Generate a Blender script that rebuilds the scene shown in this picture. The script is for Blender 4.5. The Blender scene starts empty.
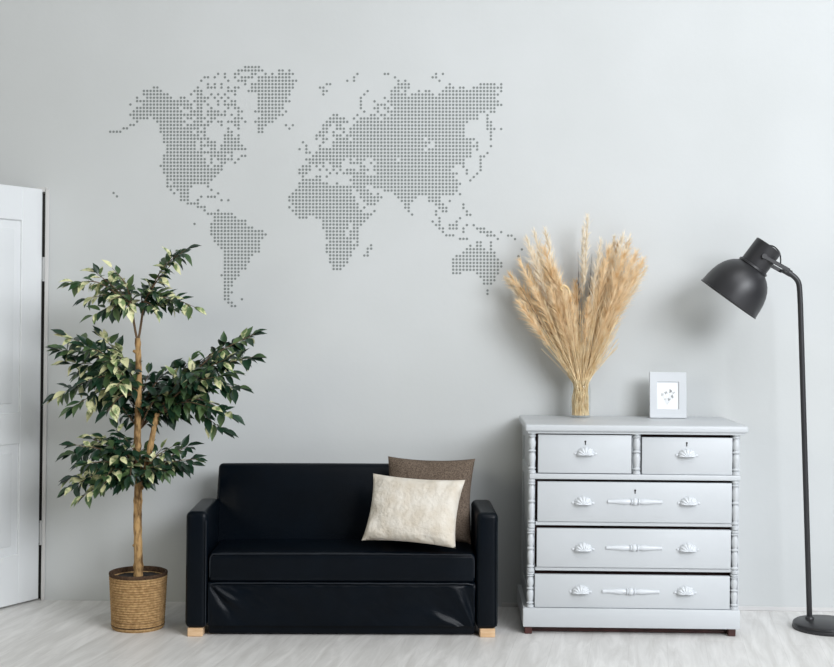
import bpy, bmesh, math, random
from mathutils import Vector, Matrix, noise

C = bpy.context.scene.collection
sc = bpy.context.scene
PI = math.pi
R = math.radians

# ------------------------------------------------------------------ camera
CAM = Vector((0.0, -6.5, 1.45))
HZ = 311.0
YAW, ROLL, FPX = R(2.0), R(0.4), 1320.0
cam_data = bpy.data.cameras.new('camera')
cam = bpy.data.objects.new('camera', cam_data)
C.objects.link(cam)
cam_data.sensor_width = 36.0
cam_data.lens = FPX / 834.0 * 36.0
cam_data.shift_y = -(333.5 - HZ) / 834.0
M3 = Matrix.Rotation(YAW, 3, 'Z') @ Matrix.Rotation(R(90), 3, 'X') @ Matrix.Rotation(ROLL, 3, 'Z')
cam.matrix_world = Matrix.Translation(CAM) @ M3.to_4x4()
sc.camera = cam

# ------------------------------------------------------------------ world, light, exposure
w = bpy.data.worlds.new('world')
sc.world = w
w.use_nodes = True
bg = w.node_tree.nodes['Background']
nt = w.node_tree
tcw = nt.nodes.new('ShaderNodeTexCoord'); sep = nt.nodes.new('ShaderNodeSeparateXYZ'); rmp = nt.nodes.new('ShaderNodeValToRGB')
nt.links.new(tcw.outputs['Generated'], sep.inputs[0]); nt.links.new(sep.outputs['Z'], rmp.inputs['Fac'])
rmp.color_ramp.elements[0].position = 0.42; rmp.color_ramp.elements[0].color = (0.05, 0.05, 0.05, 1)
rmp.color_ramp.elements[1].position = 0.95; rmp.color_ramp.elements[1].color = (0.97, 0.99, 0.93, 1)
nt.links.new(rmp.outputs['Color'], bg.inputs[0])
bg.inputs[1].default_value = 0.42

def area(name, loc, target, sx, sy, power, col):
    d = bpy.data.lights.new(name, 'AREA')
    d.shape = 'RECTANGLE'; d.size = sx; d.size_y = sy; d.energy = power; d.color = col
    o = bpy.data.objects.new(name, d); C.objects.link(o)
    o.location = loc
    o.rotation_euler = (Vector(target) - Vector(loc)).to_track_quat('-Z', 'Y').to_euler()
    return o
area('window_and_fill_light', (5.0, -4.2, 3.2), (-1.2, 0, 0.9), 3.4, 2.8, 62, (0.86, 0.92, 1.0))
area('window_and_fill_light', (4.4, -7.0, 3.9), (-1.0, -0.4, 0.9), 4.4, 2.8, 440, (0.935, 0.96, 1.0))
area('overhead_fill', (1.8, -3.5, 4.9), (1.2, -2.4, 0.0), 3.0, 2.4, 80, (0.95, 0.97, 1.0))  # added overhead fill for top light, no roof opening known
area('window_and_fill_light', (-4.4, -5.2, 2.6), (-1.2, 0, 1.2), 1.8, 1.8, 42, (1.0, 0.95, 0.80))  # added warm fill from the left, not a known window

sc.view_settings.view_transform = 'Standard'
sc.view_settings.look = 'None'
sc.view_settings.gamma = 1.0
sc.view_settings.use_curve_mapping = False
sc.view_settings.exposure = 0.22

# ------------------------------------------------------------------ pixel helpers (cast image pixel positions through the camera into scene points)
def ray(px, py):
    return M3 @ Vector(((px - 417.0) / FPX, (HZ - py) / FPX, -1.0))
def at(px, py, Y):
    d = ray(px, py); t = (Y - CAM.y) / d.y
    return CAM + d * t
def on_z(px, py, z=0.0):
    d = ray(px, py); t = (z - CAM.z) / d.z
    return CAM + d * t

# ------------------------------------------------------------------ object helpers
def link(name, me, parent=None):
    o = bpy.data.objects.new(name, me)
    C.objects.link(o)
    if parent is not None:
        o.parent = parent
    return o
def obj(name, bm, m, parent=None, smooth=True, angle=35):
    me = bpy.data.meshes.new(name)
    bmesh.ops.recalc_face_normals(bm, faces=bm.faces[:])
    bm.to_mesh(me); bm.free()
    for mm in (m if isinstance(m, (list, tuple)) else [m]):
        me.materials.append(mm)
    if smooth:
        me.polygons.foreach_set('use_smooth', [True] * len(me.polygons))
        me.set_sharp_from_angle(angle=R(angle))
    return link(name, me, parent)
def thing(name, label, cat, loc=(0, 0, 0), rotz=0.0, group=None):
    o = bpy.data.objects.new(name, None)
    C.objects.link(o)
    o.empty_display_size = 0.1
    o.location = loc; o.rotation_euler = (0, 0, rotz)
    o['label'] = label; o['category'] = cat
    if group: o['group'] = group
    return o
def tag(o, label, cat, group=None, kind=None):
    o['label'] = label; o['category'] = cat
    if group: o['group'] = group
    if kind: o['kind'] = kind
    return o
def struct(o, label=None, cat=None):
    o['kind'] = 'structure'
    if label: o['label'] = label
    if cat: o['category'] = cat
    return o
def BM():
    return bmesh.new()
def box(bm, c, s, bev=0.0, seg=2, rot=None):
    """box by centre and size with rounded edges"""
    r = bmesh.ops.create_cube(bm, size=1.0)
    vs = r['verts']
    for v in vs:
        v.co = Vector((v.co.x * s[0], v.co.y * s[1], v.co.z * s[2]))
    if bev > 0:
        es = list({e for v in vs for e in v.link_edges})
        g = bmesh.ops.bevel(bm, geom=es + vs, offset=bev, segments=seg, profile=0.5, affect='EDGES', clamp_overlap=True)
        vs = list({v for f in g['faces'] for v in f.verts} | {v for v in vs if v.is_valid})
    m = Matrix.Translation(Vector(c))
    if rot is not None: m = m @ rot
    bmesh.ops.transform(bm, matrix=m, verts=vs)
    return vs
def span(bm, x0, x1, y0, y1, z0, z1, bev=0.0, seg=2):
    return box(bm, ((x0+x1)/2, (y0+y1)/2, (z0+z1)/2), (abs(x1-x0), abs(y1-y0), abs(z1-z0)), bev, seg)
def frame_of(d):
    d = d.normalized()
    a = Vector((0, 0, 1)) if abs(d.z) < 0.9 else Vector((1, 0, 0))
    x = d.cross(a).normalized()
    return x, x.cross(d).normalized(), d
def tube(bm, pts, rad, n=8, caps=True):
    pts = [Vector(p) for p in pts]
    rings = []
    x = y = None
    for i, p in enumerate(pts):
        d = (pts[min(i+1, len(pts)-1)] - pts[max(i-1, 0)]).normalized()
        if x is None:
            x, y, _ = frame_of(d)
        else:
            x = (x - d * x.dot(d)).normalized(); y = x.cross(d).normalized()
        r = rad[i] if isinstance(rad, (list, tuple)) else rad
        rings.append([bm.verts.new(p + x * (r*math.cos(2*PI*k/n)) + y * (r*math.sin(2*PI*k/n))) for k in range(n)])
    for a, b in zip(rings, rings[1:]):
        for k in range(n):
            bm.faces.new((a[k], a[(k+1) % n], b[(k+1) % n], b[k]))
    if caps:
        bm.faces.new(rings[0][::-1]); bm.faces.new(rings[-1])
def lathe(bm, prof, n=32, mtx=None, closed=False):
    """prof: (r, z) list, revolved about z"""
    mtx = mtx or Matrix()
    rings = []
    for r, z in prof:
        if r < 1e-6:
            rings.append([bm.verts.new(mtx @ Vector((0, 0, z)))])
        else:
            rings.append([bm.verts.new(mtx @ Vector((r*math.cos(2*PI*k/n), r*math.sin(2*PI*k/n), z))) for k in range(n)])
    for a, b in zip(rings, rings[1:]):
        for k in range(n):
            k2 = (k+1) % n
            if len(a) == 1 and len(b) > 1: bm.faces.new((a[0], b[k2], b[k]))
            elif len(b) == 1 and len(a) > 1: bm.faces.new((a[k], a[k2], b[0]))
            elif len(a) > 1: bm.faces.new((a[k], a[k2], b[k2], b[k]))
    return rings
def smooth_path(pts, n=24):
    """Catmull-Rom through the points"""
    P = [Vector(p) for p in pts]
    P = [P[0]*2 - P[1]] + P + [P[-1]*2 - P[-2]]
    out = []
    segs = len(P) - 3
    for i in range(n + 1):
        t = i / n * segs; k = min(int(t), segs - 1); u = t - k
        a, b, c, d = P[k:k+4]
        out.append(0.5 * ((2*b) + (c-a)*u + (2*a-5*b+4*c-d)*u*u + (3*b-a-3*c+d)*u*u*u))
    return out

# ------------------------------------------------------------------ materials
def mat(name, col, rough=0.5, col2=None, scale=8.0, bump=0.0, bscale=60.0, spec=0.5, metal=0.0, detail=4.0, stretch=(1, 1, 1), lo=0.35, hi=0.65):
    m = bpy.data.materials.new(name); m.use_nodes = True
    nt = m.node_tree; b = nt.nodes['Principled BSDF']
    b.inputs['Base Color'].default_value = (*col, 1)
    b.inputs['Roughness'].default_value = rough
    b.inputs['Specular IOR Level'].default_value = spec
    b.inputs['Metallic'].default_value = metal
    tc = nt.nodes.new('ShaderNodeTexCoord')
    mp = nt.nodes.new('ShaderNodeMapping'); mp.inputs['Scale'].default_value = stretch
    nt.links.new(tc.outputs['Object'], mp.inputs['Vector'])
    nz = nt.nodes.new('ShaderNodeTexNoise')
    nz.inputs['Scale'].default_value = scale; nz.inputs['Detail'].default_value = detail
    nt.links.new(mp.outputs['Vector'], nz.inputs['Vector'])
    rp = nt.nodes.new('ShaderNodeValToRGB')
    c2 = col2 or tuple(c * 0.9 for c in col)
    rp.color_ramp.elements[0].color = (*c2, 1); rp.color_ramp.elements[0].position = lo
    rp.color_ramp.elements[1].color = (*col, 1); rp.color_ramp.elements[1].position = hi
    nt.links.new(nz.outputs['Fac'], rp.inputs['Fac'])
    nt.links.new(rp.outputs['Color'], b.inputs['Base Color'])
    if bump > 0:
        n2 = nt.nodes.new('ShaderNodeTexNoise'); n2.inputs['Scale'].default_value = bscale; n2.inputs['Detail'].default_value = 5
        nt.links.new(mp.outputs['Vector'], n2.inputs['Vector'])
        bp = nt.nodes.new('ShaderNodeBump'); bp.inputs['Strength'].default_value = bump; bp.inputs['Distance'].default_value = 0.01
        nt.links.new(n2.outputs['Fac'], bp.inputs['Height'])
        nt.links.new(bp.outputs['Normal'], b.inputs['Normal'])
    return m

MAT = {}
MAT['wall'] = mat('wall_paint', (0.595, 0.614, 0.615), 0.85, (0.565, 0.584, 0.582), 1.3, 0.06, 35, spec=0.2)
MAT['white_door'] = mat('door_paint', (0.78, 0.80, 0.81), 0.45, (0.74, 0.76, 0.77), 2.0, 0.03, 40)
MAT['trim'] = mat('trim_paint', (0.63, 0.625, 0.62), 0.55, (0.60, 0.595, 0.59), 3.0)
MAT['dark_gap'] = mat('shade_black', (0.012, 0.011, 0.010), 0.9)  # flat black for the shade in the door gap, also the keyholes
MAT['steel'] = mat('hinge_steel', (0.62, 0.63, 0.63), 0.4, metal=0.6)
MAT['dots'] = mat('map_vinyl', (0.225, 0.245, 0.24), 0.8, (0.215, 0.235, 0.23), 5.0, spec=0.2)
MAT['leather'] = mat('navy_leather', (0.0014, 0.0036, 0.0070), 0.32, (0.0010, 0.0026, 0.0050), 6.0, 0.10, 220, spec=0.14)
MAT['highlight_piping'] = mat('highlight_leather', (0.012, 0.016, 0.022), 0.38, (0.008, 0.011, 0.016), 12.0, spec=0.3)  # lighter than the leather, to paint in the sofa's edge highlights
MAT['beech'] = mat('beech_wood', (0.74, 0.52, 0.32), 0.5, (0.62, 0.40, 0.22), 12, stretch=(1, 1, 6))
MAT['cream'] = mat('cream_linen', (0.72, 0.68, 0.61), 0.95, (0.62, 0.56, 0.47), 14, 0.8, 45, spec=0.1)
MAT['taupe'] = mat('taupe_weave', (0.20, 0.155, 0.12), 0.95, (0.095, 0.070, 0.053), 170, 0.5, 300, spec=0.1)
MAT['dresser'] = mat('grey_white_paint', (0.565, 0.59, 0.612), 0.45, (0.535, 0.56, 0.58), 3.0, 0.05, 30)
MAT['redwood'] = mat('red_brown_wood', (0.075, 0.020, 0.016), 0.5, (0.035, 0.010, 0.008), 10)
MAT['pull'] = mat('white_pull_paint', (0.68, 0.71, 0.74), 0.35)
MAT['lamp'] = mat('charcoal_metal', (0.024, 0.024, 0.027), 0.40, (0.020, 0.020, 0.022), 10, spec=0.5)
MAT['lamp_inner'] = mat('white_enamel', (0.75, 0.75, 0.73), 0.5)
MAT['bulb'] = mat('frosted_bulb', (0.85, 0.84, 0.80), 0.3)
MAT['cord'] = mat('black_cord', (0.008, 0.008, 0.008), 0.6)
MAT['rope'] = mat('woven_rope', (0.56, 0.37, 0.18), 0.85, (0.34, 0.205, 0.088), 70, 0.6, 160, spec=0.15)
MAT['rope_dark'] = mat('dark_rope', (0.10, 0.062, 0.038), 0.9, (0.05, 0.03, 0.02), 90, 0.6, 160, spec=0.1)
MAT['soil'] = mat('dark_soil', (0.018, 0.013, 0.010), 1.0, (0.008, 0.006, 0.005), 40, 0.8, 60)
MAT['bark'] = mat('pale_bark', (0.50, 0.315, 0.14), 0.8, (0.12, 0.065, 0.026), 48, 1.0, 70, stretch=(1, 1, 0.30), spec=0.2, lo=0.38, hi=0.56)
MAT['twig'] = mat('brown_twig', (0.16, 0.10, 0.055), 0.8)
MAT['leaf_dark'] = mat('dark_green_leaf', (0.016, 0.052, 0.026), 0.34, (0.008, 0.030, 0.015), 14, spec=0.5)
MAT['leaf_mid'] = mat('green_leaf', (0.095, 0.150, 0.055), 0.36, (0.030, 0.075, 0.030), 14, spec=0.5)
MAT['leaf_pale'] = mat('variegated_leaf', (0.74, 0.73, 0.42), 0.42, (0.20, 0.28, 0.11), 30, spec=0.45, lo=0.40, hi=0.52)
MAT['straw'] = mat('straw_stem', (0.90, 0.75, 0.50), 0.75, (0.70, 0.50, 0.26), 30, spec=0.2)
MAT['plume'] = mat('tan_plume', (0.95, 0.78, 0.54), 0.9, (0.76, 0.53, 0.28), 22, spec=0.1)
MAT['plume_pale'] = mat('pale_plume', (0.90, 0.82, 0.68), 0.9, (0.80, 0.68, 0.50), 22, spec=0.1)
MAT['dark_twig'] = mat('dark_twig', (0.05, 0.03, 0.022), 0.8)
MAT['frame'] = mat('frame_paint', (0.62, 0.645, 0.67), 0.5, (0.60, 0.625, 0.65), 5)

def glass_mat():
    m = bpy.data.materials.new('clear_glass'); m.use_nodes = True
    nt = m.node_tree; L = nt.links.new
    nt.nodes.remove(nt.nodes['Principled BSDF'])
    tr_ = nt.nodes.new('ShaderNodeBsdfTransparent'); tr_.inputs[0].default_value = (0.985, 0.993, 0.99, 1)
    gl = nt.nodes.new('ShaderNodeBsdfGlossy'); gl.inputs['Roughness'].default_value = 0.03
    fw = nt.nodes.new('ShaderNodeLayerWeight'); fw.inputs[0].default_value = 0.5
    pw = nt.nodes.new('ShaderNodeMath'); pw.operation = 'POWER'; pw.inputs[1].default_value = 4.0
    lw = nt.nodes.new('ShaderNodeMath'); lw.operation = 'MULTIPLY_ADD'; lw.inputs[1].default_value = 0.5; lw.inputs[2].default_value = 0.03
    L(fw.outputs['Facing'], pw.inputs[0]); L(pw.outputs[0], lw.inputs[0])
    mx = nt.nodes.new('ShaderNodeMixShader')
    L(lw.outputs[0], mx.inputs[0]); L(tr_.outputs[0], mx.inputs[1]); L(gl.outputs[0], mx.inputs[2])
    L(mx.outputs[0], nt.nodes['Material Output'].inputs['Surface'])
    return m
MAT['glass'] = glass_mat()

def floor_mat():
    m = bpy.data.materials.new('laminate_planks'); m.use_nodes = True
    nt = m.node_tree; b = nt.nodes['Principled BSDF']; L = nt.links.new
    b.inputs['Roughness'].default_value = 0.42
    b.inputs['Specular IOR Level'].default_value = 0.4
    tc = nt.nodes.new('ShaderNodeTexCoord')
    mp = nt.nodes.new('ShaderNodeMapping'); mp.inputs['Rotation'].default_value = (0, 0, R(-82))
    L(tc.outputs['Object'], mp.inputs['Vector'])
    br = nt.nodes.new('ShaderNodeTexBrick')
    br.offset = 0.37; br.offset_frequency = 2
    br.inputs['Color1'].default_value = (0.2, 0.2, 0.2, 1); br.inputs['Color2'].default_value = (0.8, 0.8, 0.8, 1)
    br.inputs['Mortar'].default_value = (0, 0, 0, 1)
    br.inputs['Scale'].default_value = 1.0; br.inputs['Mortar Size'].default_value = 0.0008; br.inputs['Mortar Smooth'].default_value = 0.4
    br.inputs['Brick Width'].default_value = 1.25; br.inputs['Row Height'].default_value = 0.165
    L(mp.outputs['Vector'], br.inputs['Vector'])
    m2 = nt.nodes.new('ShaderNodeMapping'); m2.inputs['Scale'].default_value = (1.5, 12.0, 1)
    L(mp.outputs['Vector'], m2.inputs['Vector'])
    n1 = nt.nodes.new('ShaderNodeTexNoise'); n1.inputs['Scale'].default_value = 1.6; n1.inputs['Detail'].default_value = 8; n1.inputs['Roughness'].default_value = 0.62; n1.inputs['Distortion'].default_value = 0.6
    L(m2.outputs['Vector'], n1.inputs['Vector'])
    mx = nt.nodes.new('ShaderNodeMath'); mx.operation = 'MULTIPLY_ADD'; mx.inputs[1].default_value = 0.10; 
    L(br.outputs['Color'], mx.inputs[0]); L(n1.outputs['Fac'], mx.inputs[2])
    rp = nt.nodes.new('ShaderNodeValToRGB')
    e = rp.color_ramp.elements
    e[0].position = 0.34; e[0].color = (0.575, 0.558, 0.535, 1)
    e[1].position = 0.70; e[1].color = (0.77, 0.758, 0.742, 1)
    k = e.new(0.50); k.color = (0.65, 0.638, 0.62, 1)
    L(mx.outputs[0], rp.inputs['Fac'])
    mm = nt.nodes.new('ShaderNodeMix'); mm.data_type = 'RGBA'
    mm.inputs[7].default_value = (0.30, 0.28, 0.26, 1)
    f = nt.nodes.new('ShaderNodeMath'); f.operation = 'MULTIPLY'; f.inputs[1].default_value = 0.3
    L(br.outputs['Fac'], f.inputs[0]); L(f.outputs[0], mm.inputs[0])
    L(rp.outputs['Color'], mm.inputs[6]); L(mm.outputs[2], b.inputs['Base Color'])
    return m
MAT['floor'] = floor_mat()

def print_mat():
    """white card with nothing on it; the flower sprig is built as flat shapes"""
    return mat('print_paper', (0.86, 0.88, 0.90), 0.7, (0.84, 0.86, 0.88), 4)
MAT['paper'] = print_mat()
MAT['ink'] = mat('grey_ink', (0.36, 0.37, 0.37), 0.8, (0.50, 0.51, 0.51), 60)
MAT['ink_pale'] = mat('pale_ink', (0.60, 0.61, 0.61), 0.8, (0.68, 0.69, 0.69), 60)

# ------------------------------------------------------------------ the room
HINGE = at(42.6, 395, 0.0)           # the door's hinge line on the wall
DX1 = HINGE.x + 0.006
DX0 = DX1 - 0.86
DH = 2.052
bm = BM(); span(bm, -4.4, 4.6, -8.6, 2.2, -0.12, 0.0)
struct(obj('floor', bm, MAT['floor'], smooth=False), 'pale grey wood plank floor', 'floor')
bm = BM()
span(bm, DX1, 4.6, 0, 0.14, 0, 3.35)
span(bm, -4.4, DX0, 0, 0.14, 0, 3.35)
span(bm, DX0, DX1, 0, 0.14, DH, 3.35)
struct(obj('wall_back', bm, MAT['wall'], smooth=False), 'pale grey painted wall behind the furniture', 'wall')
bm = BM(); span(bm, -4.4, 0.6, 2.06, 2.2, 0, 3.35)
struct(obj('wall_hallway', bm, MAT['wall'], smooth=False), 'pale wall of the hallway beyond the door', 'wall')
# low skirting strip, right of the door
bm = BM()
span(bm, 0.2, 4.6, -0.008, 0.0, 0.0, 0.020, 0.002, 1)
struct(obj('baseboard_back', bm, MAT['trim']), 'thin pale skirting strip along the wall', 'baseboard')
# door lining and casing
bm = BM()
span(bm, -0.006, 0.0, -0.004, 0.139, 0, DH)
span(bm, -0.86, -0.838, -0.004, 0.139, 0.001, DH)
span(bm, -0.86, 0, 0.001, 0.139, DH - 0.022, DH)
span(bm, -0.006, 0.013, -0.008, 0.0, 0, DH - 0.012, 0.002, 1)
span(bm, -0.875, -0.856, -0.008, 0.0, 0.001, DH - 0.012, 0.002, 1)
tilt_d = Matrix.Rotation(R(0.3), 4, 'Y')
trim = struct(obj('trim_1', bm, MAT['trim']), 'thin white lining of the doorway', 'trim')
trim.location = (DX1 + 0.0, 0, 0.0); trim.rotation_euler = (0, R(0.3), 0)
bm = BM(); span(bm, -0.022, -0.0065, 0.002, 0.05, 0.006, DH - 0.03)  # dark strip put in as the shade of the door gap
shadow = obj('door_gap_shadow', bm, MAT['dark_gap'], trim, smooth=False); shadow['label'] = 'dark painted seal in the door gap'

def panel_door():
    """leaf runs along -x from the hinge line (x = 0), front face at y = 0"""
    bm = BM()
    Wd, Hd, T = 0.81, 2.035, 0.04
    st, top, lock0, lock1, bot = 0.135, 0.165, 0.78, 0.935, 0.24
    x0, x1 = -Wd, 0.0
    z0 = 0.008
    span(bm, x0, x0+st, 0, T, z0, z0+Hd, 0.003, 1)
    span(bm, x1-st, x1, 0, T, z0, z0+Hd, 0.003, 1)
    span(bm, x0+st-.002, x1-st+.002, 0.0005, T, z0, z0+bot, 0.003, 1)
    span(bm, x0+st-.002, x1-st+.002, 0.0005, T, z0+lock0, z0+lock1, 0.003, 1)
    span(bm, x0+st-.002, x1-st+.002, 0.0005, T, z0+Hd-top, z0+Hd, 0.003, 1)
    for a, b in ((z0+bot, z0+lock0), (z0+lock1, z0+Hd-top)):
        span(bm, x0+st-.002, x1-st+.002, 0.012, T-0.012, a-.002, b+.002)
        for yy in ((0.004, 0.014), (T-0.014, T-0.004)):
            span(bm, x0+st+.045, x1-st-.045, yy[0], yy[1], a+.045, b-.045, 0.008, 2)
    return bm
door = obj('door_1', panel_door(), MAT['white_door'])
struct(door, 'white panelled door standing ajar beside the potted tree', 'door')
door.location = (DX1 - 0.0165, -0.010, 0)
door.rotation_euler = (0, R(0.3), R(63))
for zc in (0.335, 1.645):
    bm = BM()
    tube(bm, [(0.006, -0.006, zc-0.055), (0.006, -0.006, zc+0.055)], 0.007, 10)
    tube(bm, [(0.006, -0.006, zc-0.060), (0.006, -0.006, zc-0.055)], 0.0085, 10)
    tube(bm, [(0.006, -0.006, zc+0.055), (0.006, -0.006, zc+0.060)], 0.0085, 10)
    span(bm, -0.001, 0.002, 0.0, 0.03, zc-0.05, zc+0.05)
    h = obj('hinge', bm, MAT['steel'], door)
bm = BM()
tube(bm, [(-0.75, 0, 1.02), (-0.75, -0.05, 1.02), (-0.64, -0.055, 1.02)], 0.009, 10)
lathe(bm, [(0, 0), (0.026, 0), (0.026, 0.008), (0, 0.008)], 20, Matrix.Translation((-0.75, 0, 1.02)) @ Matrix.Rotation(R(90), 4, 'X'))
obj('door_handle', bm, MAT['steel'], door)

# ------------------------------------------------------------------ dotted map on the wall
ROWS = {
0:'40-44',1:'38-45 50-51 53',2:'32 34 37-38 42-43 46 48 50-54 73 81-82 96 98',3:'28-29 31 34 37 39-42 44-53 72 84 95-96',
4:'27 35 38-40 44-55 70 72 85 87 97',5:'29 31 33 40 42-54 64-65 85-88 100 109-113 115',
6:'13-14 26 29-31 33 35 37-38 42-54 62-63 84-88 99-101 103-104 107-115',7:'10-15 25-27 35-37 41-53 63-64 76 83-85 87 91 93-94 98-113 115',
8:'10-17 24 26-27 30 32 34 37 44-53 63 75 83-87 89-95 97-114',9:'8 11-18 21-22 26-29 31 33 35 44-52 74 81 83-113',
10:'8-23 25-28 32 34 36-37 44-53 74 78 82-114',11:'6 10-24 26-27 29 32 34-37 44-51 74 79-81 83-115',
12:'8-20 22-24 26-27 30 35 37-38 44-51 74 78-79 81-82 84-113',13:'7-21 24-27 29-32 34 38-39 43-50 52 75 79 82-110 112-113',
14:'6-27 29-34 36 38 45-51 66-67 73 77-78 80-81 83-108 111',15:'7-11 13-21 23-24 26-28 30-31 37-39 44-49 65-69 72 74-79 81-108 111',
16:'8 14-22 25-27 29-30 32-33 35-38 40 43-48 64-70 73-105 111-112',17:'6-7 15-21 23-29 33 37-38 44-46 52 54 63-65 67-68 72-104 111-112',
18:'4-5 15-26 28 35 38 44-45 53 63-64 67-69 71-104 111-113 115',19:'0-3 15-24 26-28 35-36 44-45 62-64 66 69 71-104 112',
20:'16-26 28 34-36 38 61-63 66-68 70-104 112',21:'16-29 34-38 61 63-64 67-70 72-92 94-107 112',
22:'16-25 27 29-31 34-38 57 63 66-94 96-106 108',23:'17-25 27-31 33-39 58 62 66-93 96-108 112',
24:'17-25 27 30-31 33-40 56 58 62-92 94-106 108',25:'17-36 58-59 61-106 111',26:'16-27 30-34 36 39-40 60-106 109-110',
27:'16-28 30 32-36 38 58-59 60-69 71 73-75 78-84 86-104 109',28:'16-28 30 33-34 37 59-63 65-68 71-74 77 79-104 109',
29:'15-29 31-33 57-59 61 63 66-68 74-75 78-101 104 109',30:'16-33 56-59 62 64 66 68 70-72 74-76 78-100 105 109',
31:'16-32 56-58 65 67 69-75 79-102 105 108',32:'17-31 57 61-62 64 72-101 107',33:'17-30 57-62 71-102 106',
34:'17 19-29 56-64 67 72-103',35:'17-24 29 56-75 78-102',36:'18 20-23 30 55-71 73-76 81-102',
37:'1 19 21-23 32 54-71 74-77 79 84-101 103',38:'2 21-23 27 29-31 53-72 74-80 85-90 94-97',
39:'21-23 26 33 35 53-72 75-79 86-89 94-97 100',40:'23-26 54-73 76-78 87-88 96-98 104',
41:'26-28 53 55-73 75 87-88 97-99 104',42:'28 32 54-74 78 88 96 98-99 105',43:'29-36 55-77 89 96 105-106',
44:'31-37 56-58 61-76 97 103',45:'31-40 63-75 95 97 102',46:'25 30-40 63-70 72-74 96-97 100-102 105 107',
47:'30-42 63-70 72-73 97-98 100-102 104 108-110',48:'30-45 64-69 71-73 98 104 109-112 115',49:'30-46 64-69 71-73 99-101 111-113 117-118',
50:'31-45 64-73 103-105 114 119',51:'31-44 65-71 73 108-109 112',52:'32-44 64-73 77 106 108-109 112',53:'33-44 64-72 76-77 105-110 112 121',
54:'34-44 64-71 76 104-113',55:'34-42 65-71 75-76 102-113 120',56:'34-41 65-70 101-114',57:'34-41 65-70 101-115',58:'34-40 66-69 101-115',
59:'34-40 66-68 101-114',60:'34-38 101-103 108-114',61:'33-38 109-113',62:'34-37 110-113',63:'34-36 110-112',64:'34-36',65:'34-35 111',
66:'34-36 111',67:'34-35',68:'34-35 39',69:'35-36',70:'36-37'}
def region(c, r):
    if r >= 50 and c >= 100 : return 'australia'
    if c <= 46 and (r >= 43 or (r == 42 and c == 32)): return 'south_america'
    if c >= 44 and c <= 55 and r <= 20 and not (r <= 1 and c <= 45): return 'greenland'
    if c in (42, 43) and 5 <= r <= 20: return 'greenland'
    if c <= 46: return 'north_america'
    if 53 <= c <= 78 and (r >= 36 or (r >= 33 and c <= 64)) and not (c >= 73 and r <= 42): return 'africa'
    return 'eurasia'
world_map = thing('world_map', 'dotted grey world map stuck on the pale wall above the sofa', 'wall decal', (0, 0, 0))
O0 = at(110.2, 67.05, -0.0008)
CX = (at(110.2 + 3.402*120, 67.05, -0.0008) - O0) / 120.0
RY = (at(110.2, 67.05 + 3.403*70, -0.0008) - O0) / 70.0
world_map.location = O0
maps = {}
for r, s in ROWS.items():
    for tok in s.split():
        a, b = (tok.split('-') + [tok])[:2] if '-' in tok else (tok, tok)
        for c in range(int(a), int(b) + 1):
            maps.setdefault(region(c, r), BM())
            bm = maps[region(c, r)]
            p = CX * c + RY * r
            rr = 0.0061
            top = [bm.verts.new((p.x + rr*math.cos(2*PI*k/10), -0.0004, p.z + rr*math.sin(2*PI*k/10))) for k in range(10)]
            bot = [bm.verts.new((v.co.x, 0.0007, v.co.z)) for v in top]
            bm.faces.new(top)
            for k in range(10):
                bm.faces.new((top[k], top[(k+1) % 10], bot[(k+1) % 10], bot[k]))
for k, bm in maps.items():
    obj(k + '_dots', bm, MAT['dots'], world_map, smooth=False)['kind'] = 'stuff'

# ------------------------------------------------------------------ sofa
FL, FR = on_z(184.3, 637.0), on_z(498.0, 637.8)
SW = (FR - FL).length
mid = (FL + FR) / 2
SROT = math.atan2(FR.y - FL.y, FR.x - FL.x)
sofa = thing('sofa', 'small black leather two-seat sofa with square arms and wooden feet', 'sofa', (mid.x, mid.y, 0), SROT)
AW = 0.098; SD = 0.60; hx = SW/2                       # local: front at y = 0, back at y = SD
for s in (-1, 1):
    bm = BM()
    xa, xb = sorted((s*hx, s*(hx-AW)))
    span(bm, xa, xb, 0.0, 0.45, 0.036, 0.553, 0.026, 5)
    for v in bm.verts:                                  # soft padded top, front corner drawn in
        if v.co.z > 0.5:
            v.co.y += 0.012 * (1 if v.co.y < 0.1 else 0)
    ar = obj('armrest', bm, MAT['leather'], sofa, angle=60)
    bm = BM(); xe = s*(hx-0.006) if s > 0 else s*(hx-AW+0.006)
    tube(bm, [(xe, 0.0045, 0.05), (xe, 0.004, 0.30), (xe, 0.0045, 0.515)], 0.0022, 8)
    obj('rim_highlight', bm, MAT['highlight_piping'], ar)  # lighter line painting the rim light on each arm's right edge
    for yy in (0.045, 0.39):
        bm = BM(); span(bm, s*(hx-0.012-0.068), s*(hx-0.012), yy-0.04, yy+0.03, 0, 0.038, 0.003, 1)
        obj('foot', bm, MAT['beech'], sofa)
iw = hx - AW
# base frame behind the front cover
bm = BM(); span(bm, -iw+0.002, iw-0.002, 0.035, SD-0.06, 0.006, 0.238, 0.01, 2)
obj('base', bm, MAT['leather'], sofa)
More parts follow.
